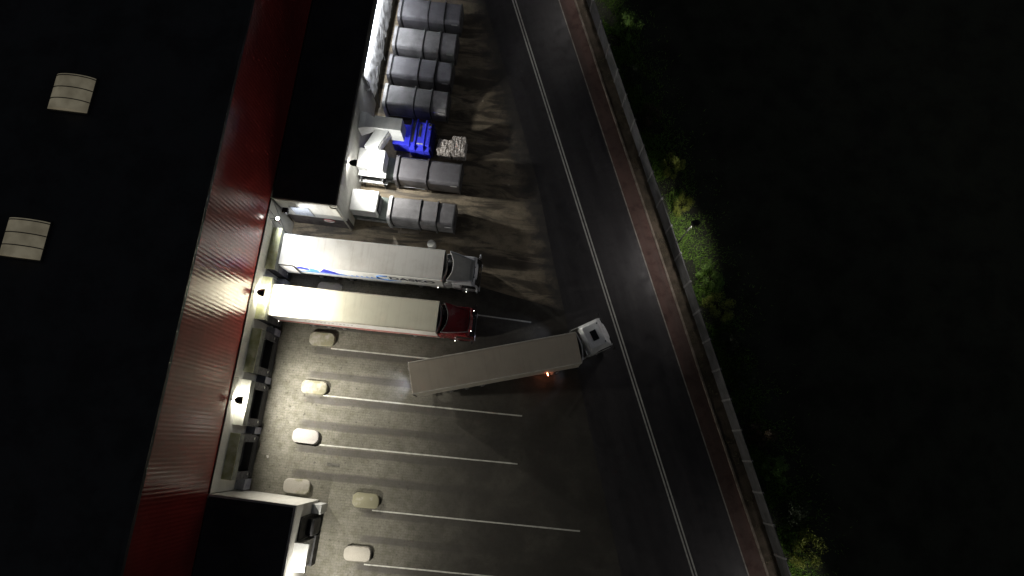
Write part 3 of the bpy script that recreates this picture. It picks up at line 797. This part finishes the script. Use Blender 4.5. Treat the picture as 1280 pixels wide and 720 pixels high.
# ------------------------------------------------------------------ waste containers
def container(u0, n, label, m, ribs=(.485, .74), L_=5.75, W=2.15, H=2.5, end=True, light_end=False):
    t = thing('waste_container', label, 'container', bw(u0, n), BA + R(random.uniform(-.8, .8)), 'grey waste containers in a row')
    cuts = [0] + list(ribs) + [1]
    hw = W/2
    b = MB()
    for i in range(len(cuts)-1):
        x0 = cuts[i]*L_ + (.09 if i else .46); x1 = cuts[i+1]*L_ - .07
        dz = (0, -.03, -.06)[i]
        sec = lambda x, k: [(x, -hw+.05, .35), (x, -hw-.02, 1.2), (x, -hw+.02, H-.34+dz), (x, -hw+.16, H-.08+dz), (x, -hw+.3, H+dz), (x, 0, H+.04+dz), (x, hw-.3, H+dz), (x, hw-.16, H-.08+dz), (x, hw-.02, H-.34+dz), (x, hw+.02, 1.2), (x, hw-.05, .35)]
        b.loft([sec(x0, 0), sec(x1, 0)])
    bmesh.ops.bevel(b.bm, geom=[e for e in b.bm.edges if e.calc_face_angle(0) > R(60)], offset=.03, segments=2, affect='EDGES')
    body = b.build('body', m, t)
    def hoop(x, w, grow, name, mm):
        q = MB(); o_ = grow
        outer = [(-hw-o_, .3), (-hw-o_-.02, 1.2), (-hw-o_, H-.32), (-hw+.14-o_*.6, H-.05+o_*.5), (-hw+.3, H+o_), (hw-.3, H+o_), (hw-.14+o_*.6, H-.05+o_*.5), (hw+o_, H-.32), (hw+o_+.02, 1.2), (hw+o_, .3)]
        q.prism(outer, 'x', x-w/2, x+w/2); return q.build(name, mm, t)
    for r_ in ribs:
        hoop(r_*L_-.04, .09, .1, 'rib', m)
        hoop(r_*L_+.045, .08, -.04, 'seam', M['rubber'])
    hoop(.17, .27, .1, 'end_frame', M['clight'] if light_end else m)
    hoop(.38, .16, -.06, 'seam', M['rubber'])
    hoop(L_-.03, .08, .02, 'end_frame', M['cdark'])
    MB().box(.1, L_-.1, -.55, -.4, .1, .34).box(.1, L_-.1, .4, .55, .1, .34).build('skid', M['cdark'], t)
    for s in (-1, 1):
        MB().cyl((L_-.4, s*.75, .16), 'y', .16, .2, 16).build('roller', M['cdark'], t)
    MB().box(L_-.75, L_-.2, -hw-.05, -hw-.0, H-.42, H-.28).build('latch_plate', M['clight'], t)
    MB().tube([(-.05, -.3, .5), (-.2, -.3, 1.3), (-.2, .3, 1.3), (-.05, .3, .5)], .035, 6).build('hook_bar', M['dsteel'], t)
    for s in (-1, 1):
        MB().tube([(.4, s*(hw+.06), .6), (1.6, s*(hw+.06), .75), (2.6, s*(hw+.06), .6)], .03, 6).build('side_lever', M['steel'], t)
    return t
container(-15.2, 37.7, 'darkest grey waste container, at the far top end of the row', M['cgrey'])
container(-15.2, 34.75, 'grey waste container, second from the top of the row, shiny near the wall', M['cgrey2'])
container(-15.2, 31.9, 'dull grey waste container, third from the top, with pale corner plate', M['cgrey'])
container(-15.15, 29.0, 'pale grey waste container with white end frame, just above the blue press', M['cgrey2'], light_end=True)
container(-13.05, 22.35, 'grey waste container in two sections, below the blue press', M['cgrey'], ribs=(.5,))
container(-13.05, 18.6, 'pale grey waste container with white end frame, nearest the docked truck', M['cgrey2'], light_end=True)

# presses that feed them
def add_cyl(t, y): 
    MB().tube([(.4, y, .9), (2.9, y, .9)], .09, 8).build('hydraulic_ram', M['steel'], t)
t = thing('waste_press', 'plain white topped waste press with grey green base against the annex wall', 'press', bw(-16.24, 18.85), BA)
MB().box(.02, 2.28, -.95, .95, 1.25, 2.75, .03).build('hopper', M['presswhite'], t)
MB().prism([(0.05, .15), (2.95, .15), (2.95, 1.1), (2.35, 1.24), (.05, 1.24)], 'y', -1.02, 1.02, .03).build('base', M['pressgreen'], t)
MB().box(2.3, 2.45, -.7, .7, 1.3, 2.4, .02).build('front_hatch', M['dsteel'], t); add_cyl(t, -1.12)
MB().box(2.5, 2.62, -.95, -.8, .9, 1.02).box(1.5, 1.6, -1.06, -.98, .7, .8).build('junction_box', M['clight'], t)
t = thing('waste_press', 'white ribbed waste press below the slanting chute, with stepped white ledge', 'press', bw(-16.24, 22.6), BA)
b = MB()
for i in range(3): b.box(.04+i*.76, .04+i*.76+.735, -.88, .88, 1.3, 3.0+.012*(i % 2), .02)
b.build('hopper', M['presswhite'], t)
MB().prism([(0.05, .15), (2.95, .15), (2.95, 1.1), (2.4, 1.28), (.05, 1.28)], 'y', -.98, .98, .03).build('base', M['pressgreen'], t)
MB().box(.1, 2.5, -1.35, -.9, 2.1, 2.2, .01).box(.1, 2.6, -1.62, -1.4, 1.3, 1.36, .01).build('ledge', M['presswhite'], t)
MB().box(.3, .4, -1.6, -.9, .1, 2.08).box(2.2, 2.3, -1.6, -.9, .1, 2.08).box(1.2, 1.7, -1.62, -1.42, 1.0, 1.28).build('ledge_frame', M['dsteel'], t)
add_cyl(t, -1.1)

# feed chute: funnel at the wall, hopper box, slanting housing
t = thing('feed_chute', 'grey sheet metal chute and hopper feeding the blue press from the annex wall', 'chute', bw(-16.24, 25.3), BA)
b = MB()
b.loft([[(0.02, -.75, 3.0), (.02, .75, 3.0), (.02, .75, 4.6), (.02, -.75, 4.6)], [(.55, -.65, 3.3), (.55, .72, 3.3), (.55, .72, 4.7), (.55, -.65, 4.7)], [(1.2, -.45, 3.5), (1.2, .45, 3.5), (1.2, .45, 4.4), (1.2, -.45, 4.4)]])
b.build('funnel', M['tarpw'], t)
MB().box(1.22, 3.62, -.52, .6, 2.3, 4.5, .02).build('hopper_box', M['duct'], t)
P0, P1 = Vector((1.19, -2.0)), Vector((2.04, -.45)); nv = Vector((.56, 0))
q = [P0+nv, P1+nv, P1-nv, P0-nv]
MB().loft([[(p_.x, p_.y, z_) for p_, z_ in zip(q, (2.6, 2.9, 2.9, 2.6))], [(p_.x, p_.y, z_) for p_, z_ in zip(q, (3.9, 4.25, 4.25, 3.9))]]).build('slanting_housing', M['duct'], t)
b = MB()
for k in range(2):
    c0 = P0 + (P1-P0)*(.12+.46*k) + nv*1.02; c1 = P0 + (P1-P0)*(.5+.46*k) + nv*1.02
    b.loft([[(c0.x, c0.y, 2.9), (c1.x, c1.y, 3.0), (c1.x+.03, c1.y-.02, 3.0), (c0.x+.03, c0.y-.02, 2.9)], [(c0.x, c0.y, 3.7), (c1.x, c1.y, 3.85), (c1.x+.03, c1.y-.02, 3.85), (c0.x+.03, c0.y-.02, 3.7)]])
b.build('inspection_panel', M['clight'], t)
MB().tube([(1.4, -.4, 2.3), (1.4, -.4, .05)], .06, 6).tube([(3.4, .5, 2.3), (3.4, .5, .05)], .06, 6).tube([(1.2, -1.9, 2.6), (1.2, -1.9, .05)], .06, 6).build('support_leg', M['dsteel'], t)

# the blue baling press
t = thing('baling_press', 'bright blue baling press between the grey containers', 'machine', bw(-14.0, 25.75), BA)
MB().box(0.2, 1.75, -1.05, .9, .2, 1.75, .04).build('ram_housing', M['bluepress'], t)
m_ = MB().prism([(-1.42, .2), (1.28, .2), (1.28, 1.5), (1.05, 2.25), (-1.1, 2.25), (-1.42, 1.7)], 'x', 1.78, 3.55, .05)
bd = m_.build('press_body', M['bluepress'], t)
MB().box(1.76, 1.86, -1.3, 1.2, .3, 2.33, .02).box(2.2, 2.34, -1.45, 1.3, .25, 2.36, .02).box(3.0, 3.1, -1.44, 1.3, .25, 2.33, .02).build('rib', M['bluepress'], t)
MB().box(2.5, 2.72, -.35, .85, 2.252, 2.28).box(1.92, 2.12, -.9, 1.0, 2.252, 2.27).build('top_slot', M['trim'], t)
MB().box(3.55, 3.72, -1.3, 1.1, .2, 2.1, .03).build('outlet_frame', mat('dark blue paint', (.01, .012, .2), None, 2, .4), t)
MB().box(2.45, 3.0, -1.05, -.93, 2.256, 2.27).box(.5, 1.1, -.3, -.24, 1.752, 1.765).build('plate', M['paint'], t)
MB().box(3.3, 3.55, .7, .95, 2.25, 2.42, .03).box(3.35, 3.5, .35, .5, 2.25, 2.36, .03).build('hydraulic_block', M['chrome'], t)
MB().tube([(3.73, .6, 1.8), (3.85, .6, 1.2), (3.85, .5, .3)], .04, 6).tube([(3.73, .9, 1.8), (3.85, .95, 1.4), (3.8, .9, .3)], .03, 6).build('hose', M['steel'], t)

# baled waste
def bale(u, n, sx, sy, sz, label, seed, rz):
    r_ = random.Random(seed)
    def lump(x, y, z):
        v = Vector((x, y, z)); d = noise.noise(v*3.1+Vector((seed, 0, 0)))*.07 + noise.noise(v*9)*.06
        return d
    b = MB(); bmesh.ops.create_cube(b.bm, size=1)
    bmesh.ops.subdivide_edges(b.bm, edges=b.bm.edges[:], cuts=14, use_grid_fill=True)
    for v in b.bm.verts:
        c_ = v.co.copy(); p_ = Vector((c_.x*sx, c_.y*sy, c_.z*sz)); d = lump(*p_)
        strap = min(abs(p_.x+sx*.25), abs(p_.x-sx*.25), abs(p_.x))
        d -= .05*max(0, 1-strap/.06)
        v.co = p_ + c_.normalized()*d*1.2; v.co.z += sz/2
    o = b.build('waste_bale', M['bale'], loc=bw(u, n), rz=BA+rz)
    return tag(o, label, 'bale')
m, nt, N, L, P = nodes('pressed waste')
co = coords(N, L); vo = N.new('ShaderNodeTexVoronoi'); vo.inputs['Scale'].default_value = 15; L.new(co, vo.inputs['Vector'])
sp = N.new('ShaderNodeSeparateColor'); L.new(vo.outputs['Color'], sp.inputs[0])
cr = mixc(N, L, maprange(N, L, sp.outputs[0], .2, .9), (.36, .33, .3), (.66, .62, .58))
cr = mixc(N, L, maprange(N, L, sp.outputs[1], .75, .95, 0, .8), cr, (.16, .1, .07))
L.new(cr, P.inputs['Base Color']); P.inputs['Roughness'].default_value = .6
M['bale'] = m
bale(-7.95, 25.3, 1.2, 1.5, 1.8, 'pale squarish bale of pressed white waste, outermost before the blue press', 2, R(2))
bale(-9.2, 25.15, 1.2, 1.15, 1.6, 'darker ragged bale of pressed waste touching the blue press outlet', 5, R(-6))

# white plastic sheeting hung along the annex wall, and cables
def sh(s, q):
    n = 28.7 + s*20
    w_ = noise.noise(Vector((n*.8, 0, 3)))*.5 + noise.noise(Vector((n*2.1, 0, 1)))*.2
    z = 6.0 - q*(4.0 + w_*.9)
    return (.06 + .22*q + .12*q*noise.noise(Vector((n*1.6, z*.5, 7))) + .07*noise.noise(Vector((n*3, z*1.2, 2))), n-25, z)
b = MB().grid(sh, 160, 20).thick(.01)
o = b.build('plastic_sheeting', M['tarpw'], loc=bw(AU+.06, 25), rz=BA, smooth=True)
tag(o, 'long white plastic sheeting hung creased along the annex wall', 'sheet')
for i, (n, pts) in enumerate(((33.2, [(.5, .8, 5.4), (.5, .1, 4.2), (.55, -.6, 2.8), (.6, -.7, 1.9)]), (29.6, [(.45, 1.4, 3.4), (.5, .4, 3.2), (.5, -.4, 2.4), (.5, -.9, 1.0), (.5, -1.0, .4)]),
                               (38.3, [(.45, .9, 5.6), (.5, 0, 5.2), (.5, -.5, 4.4), (.55, -.4, 3.4)]), (28.3, [(.3, -.45, 4.9), (.35, -.2, 4.4), (.35, .15, 4.3), (.3, .35, 4.9), (.25, .2, 5.5)]))):
    sm = []
    for a in range(len(pts)-1):
        for k in range(5):
            f = k/5; sm.append(Vector(pts[a])*(1-f)+Vector(pts[a+1])*f + Vector((0, .06*math.sin(f*math.pi), 0)))
    sm.append(Vector(pts[-1]))
    o = MB().tube(sm, .045, 6).build('cable', M['cable'], loc=bw(AU, n), rz=BA)
    tag(o, ('dark cable dangling down the middle of the white sheeting', 'dark cable trailing to the ground below the white sheeting', 'dark cable looped at the upper end of the white sheeting', 'looped dark cable on bare wall at the lower end of the white sheeting')[i], 'cable')

# white drum beside the docked truck
p = at(539, 304.5, .95)
t = thing('drum', 'round white plastic drum standing beside the lettered trailer', 'drum', (p.x, p.y, 0))
secs = []
for z, r_ in ((0, .33), (.05, .36), (.3, .36), (.33, .375), (.36, .36), (.62, .36), (.65, .375), (.68, .36), (.9, .36), (.95, .33)):
    secs.append([(math.cos(i*math.pi/14)*r_, math.sin(i*math.pi/14)*r_, z) for i in range(28)])
MB().loft(secs).build('shell', M['drum'], t, smooth=True)
MB().cyl((.0, -.08, .965), 'z', .23, .03, 24).cyl((.1, .2, .97), 'z', .04, .05, 10).build('lid', M['paint'], t)
# pallet leaning beside the lowest container
p = bw(-12.3, 17.2)
t = thing('timber_beam', 'grey timber beam lying beside the container nearest the docked truck', 'beam', (p.x, p.y, .02), BA+R(4))
MB().box(0, 1.9, -.12, .12, 0, .18, .02).build('beam', M['kerb'], t); MB().box(.2, .3, -.3, .3, .182, .24).build('cross_batten', M['kerb'], t)

# ------------------------------------------------------------------ fence beyond the road
FW = 6.66
p = rd(0, FW)
fe = thing('concrete_fence', 'long grey concrete panel fence along the far side of the road', 'fence', (p.x, p.y, 0), RA)
pitch = 2.53; s = -33.5
while s < 38:
    MB().box(-.08, .08, -s-.08, -s+.08, 0, 2.42, .015).build('post', M['fpost'], fe)
    b = MB()
    for k in range(5):
        b.box(-.035+.004*(k % 2), .035, -s-pitch+.085, -s-.085, .06+k*.45, .06+k*.45+.442, .008)
    b.build('panel', M['fence'], fe)
    s += pitch

# ------------------------------------------------------------------ street lamps
def street_lamp(p, label, power, h=6.9):
    t = thing('street_lamp', label, 'street lamp', (p.x, p.y, 0), R(15), 'street lamps along the fence')
    MB().tube([(0, 0, 0), (0, 0, 1.1)], .085, 12).tube([(0, 0, 1.1), (0, 0, h-1.9)], .06, 12, .05).build('pole', mat('lamp pole', (.12, .12, .12), (.08, .08, .08), 2, .5), t, smooth=True)
    MB().tube([(0, 0, h-1.9), (0, 0, h-.06)], .05, 10, .045).build('upper_pole', M['litpole'], t, smooth=True)  # upper length coloured pale to paint in the lamp's own light
    secs = []
    for x, hw, z0, z1 in ((-.18, .1, h-.08, h+.04), (-.05, .24, h-.1, h+.1), (.3, .28, h-.1, h+.12), (.5, .18, h-.08, h+.06)):
        secs.append([(x, -hw, z0), (x, hw, z0), (x, hw*.8, z1), (x, -hw*.8, z1)])
    MB().loft(secs).build('lamp_head', M['black'], t)
    MB().box(.06, .38, -.18, .18, h-.125, h-.105).build('lens', M['lens'], t)
    l = bpy.data.lights.new('street_light', 'SPOT'); l.energy = power; l.color = (1, .93, .9); l.spot_size = R(128); l.spot_blend = .45; l.shadow_soft_size = .25
    o = bpy.data.objects.new('street_light', l); COL.objects.link(o); o.parent = t; o.location = (.22, 0, h-.2)
    o.rotation_euler = (0, R(34), 0)
    return t
LB = rd(-1.75, 6.98)
street_lamp(LB, 'street lamp with black head and lit upper pole rising beside the concrete fence', 1250)
q = LB.xy + RD*(-28); street_lamp(Vector((q.x, q.y, 0)), 'street lamp by the fence at the top end of the road', 800)
q = LB.xy + RD*31; street_lamp(Vector((q.x, q.y, 0)), 'street lamp by the fence at the bottom end of the road', 800)

# ------------------------------------------------------------------ shrubs and grass beyond the fence
def leaf_mat(name, c, c2):
    m, nt, N, L, P = nodes(name)
    oi = N.new('ShaderNodeNewGeometry')
    col = mixc(N, L, oi.outputs['Random Per Island'], c, c2)
    L.new(col, P.inputs['Base Color']); P.inputs['Roughness'].default_value = .55
    try:
        P.inputs['Subsurface Weight'].default_value = 0
    except Exception: pass
    return m
M['leafy'] = leaf_mat('yellow green leaves', (.36, .4, .07), (.2, .25, .045))
M['leafg'] = leaf_mat('green leaves', (.18, .32, .05), (.09, .18, .035))
M['leafd'] = leaf_mat('dark leaves', (.035, .055, .02), (.018, .03, .012))
M['leafb'] = leaf_mat('brownish leaves', (.1, .07, .035), (.05, .035, .02))
def crown_mesh(seed, nleaf, size, m, spread=1.0):
    r_ = random.Random(seed); b = MB(); bm = b.bm
    cl = []
    for i in range(16):
        a = r_.uniform(0, 2*math.pi); rr = math.sqrt(r_.random())*.85*spread
        cl.append((math.cos(a)*rr, math.sin(a)*rr, r_.uniform(.35, 1.0)*(1.15-rr*.6), r_.uniform(.18, .42)))
    for i in range(nleaf):
        c_ = r_.choice(cl)
        d = Vector((r_.gauss(0, 1), r_.gauss(0, 1), r_.gauss(0, 1))).normalized()*c_[3]*r_.random()**.4
        p_ = Vector(c_[:3]) + d
        if p_.z < .03: continue
        a1 = Vector((r_.gauss(0, 1), r_.gauss(0, 1), r_.gauss(0, .5))).normalized(); n_ = (d.normalized()*.6+Vector((r_.gauss(0, .5), r_.gauss(0, .5), .7))).normalized()
        b1 = n_.cross(a1).normalized(); a1 = b1.cross(n_); L_ = size*r_.uniform(.6, 1.4); W_ = L_*.42
        vs = [bm.verts.new(p_ + a1*x*L_ + b1*y*W_) for x, y in ((-.5, 0), (0, -.5), (.5, 0), (0, .5))]
        bm.faces.new(vs)
    me = bpy.data.meshes.new('crown'); bm.to_mesh(me); bm.free(); me.materials.append(m)
    return me
def stem_mesh(seed):
    r_ = random.Random(seed); b = MB()
    b.tube([(0, 0, 0), (.02, .01, .35), (.0, .04, .7)], .05, 6, .025)
    for i in range(7):
        a = r_.uniform(0, 6.28); rr = r_.uniform(.3, .7)
        b.tube([(0, 0, .12), (math.cos(a)*rr*.5, math.sin(a)*rr*.5, .4), (math.cos(a)*rr, math.sin(a)*rr, .75)], .03, 5, .01)
    me = bpy.data.meshes.new('trunk'); b.bm.to_mesh(me); b.bm.free(); me.materials.append(M['bark']); return me
CR = {k: [crown_mesh(10*j+i, 2300, .09, M['leaf'+k]) for i in range(2)] for j, k in enumerate('ygdb')}
ST_ = [stem_mesh(i) for i in range(2)]
def shrub(px, py, r_, h, k, label, i=0):
    p = at(px + 8, py + 1, h*.6)
    t = thing('shrub', label, 'shrub', (p.x, p.y, 0), random.uniform(0, 6), 'shrubs behind the fence')
    for nm, me in (('crown', CR[k][i % 2]), ('trunk', ST_[i % 2])):
        o = bpy.data.objects.new(nm, me); COL.objects.link(o); o.parent = t; o.scale = (r_, r_, h)
    return t
shr = [(776, 28, 1.5, 2.6, 'g', 'green shrub behind the fence near the top edge of the picture'),
       (783, 92, 1.0, 1.8, 'd', 'dark shrub tucked behind the fence below the topmost green one'),
       (806, 140, 1.1, 1.7, 'b', 'brownish thin shrub behind the fence, above the yellow leafy one'),
       (833, 203, 1.15, 2.3, 'y', 'yellow green spiky shrub behind the fence, upper of the two above the lamp'),
       (845, 253, 1.0, 2.2, 'y', 'small yellow shrub touching the fence just above the street lamp'),
       (882, 345, 1.3, 1.3, 'g', 'low bright green shrub behind the fence just below the street lamp'),
       (893, 381, 1.35, 1.9, 'y', 'bushy bright green shrub leaning on the fence, second below the street lamp'),
       (907, 425, 1.2, 1.8, 'd', 'dark dense shrub behind the fence, right below the bright bushy one'),
       (922, 470, 1.2, 1.9, 'd', 'dark dull shrub behind the unlit middle of the fence'),
       (946, 540, 1.2, 2.4, 'b', 'brown leaved tall shrub behind the darkest stretch of fence'),
       (962, 585, 1.2, 1.8, 'g', 'faint green shrub behind the fence below the brown leaved one'),
       (984, 640, 1.4, 2.3, 'd', 'dark broad shrub just above the bright one in the lower corner'),
       (1003, 688, 1.45, 2.9, 'y', 'bright yellow green shrub at the lower end of the fence')]
for i, (x, y, r_, h, k, l_) in enumerate(shr): shrub(x, y, r_, h, k, l_, i)
# grass strip
r_ = random.Random(5); b = MB(); bm = b.bm
for i in range(46000):
    s = r_.uniform(-32, 36); w_ = 6.8 + abs(r_.gauss(0, 1.9)); p_ = rd(s, w_)
    g = noise.noise(Vector((p_.x*.5, p_.y*.5, 0)))
    if g < -.15 and r_.random() < .8: continue
    h = r_.uniform(.12, .45)*(1+g); a = r_.uniform(0, 6.28); lean = Vector((r_.gauss(0, .5), r_.gauss(0, .5), 1)).normalized()*h
    wv = Vector((math.cos(a), math.sin(a), 0))*.025
    bm.faces.new([bm.verts.new(p_-wv), bm.verts.new(p_+wv), bm.verts.new(p_+lean)])
tag(b.build('grass', leaf_mat('grass blades', (.3, .52, .08), (.18, .34, .06))), 'rough green grass growing behind the concrete fence', 'grass', kind='stuff')
b = MB(); bm = b.bm
for i in range(5000):
    s = r_.uniform(-32, 36); w_ = r_.uniform(5.75, 6.55)
    p_ = rd(s, w_, .06); g = noise.noise(Vector((p_.x*.7, p_.y*.7, 4)))
    if g < .05: continue
    h = r_.uniform(.05, .2); a = r_.uniform(0, 6.28); lean = Vector((r_.gauss(0, .5), r_.gauss(0, .5), 1)).normalized()*h
    wv = Vector((math.cos(a), math.sin(a), 0))*.02
    bm.faces.new([bm.verts.new(p_-wv), bm.verts.new(p_+wv), bm.verts.new(p_+lean)])
tag(b.build('verge_weeds', leaf_mat('dry weeds', (.12, .11, .05), (.07, .075, .03))), 'sparse dry weeds on the verge in front of the fence', 'weeds', kind='stuff')

# ------------------------------------------------------------------ night sky
wd = bpy.data.worlds.new('World'); sc.world = wd; wd.use_nodes = True
N, L = wd.node_tree.nodes, wd.node_tree.links
sky = N.new('ShaderNodeTexSky'); sky.sky_type = 'NISHITA'; sky.sun_disc = False
sky.sun_elevation = R(12); sky.sun_rotation = R(200)
hs = N.new('ShaderNodeHueSaturation'); hs.inputs['Saturation'].default_value = .45; L.new(sky.outputs[0], hs.inputs['Color'])
L.new(hs.outputs[0], N['Background'].inputs[0]); N['Background'].inputs[1].default_value = .012
sun = bpy.data.lights.new('moon', 'SUN'); sun.energy = .004; sun.angle = R(.5); sun.color = (.85, .9, 1)
so = bpy.data.objects.new('moon', sun); COL.objects.link(so); so.rotation_euler = (R(55), 0, R(160))
vs = sc.view_settings
vs.view_transform = 'Standard'; vs.look = 'None'; vs.exposure = 0; vs.gamma = 1; vs.use_curve_mapping = False
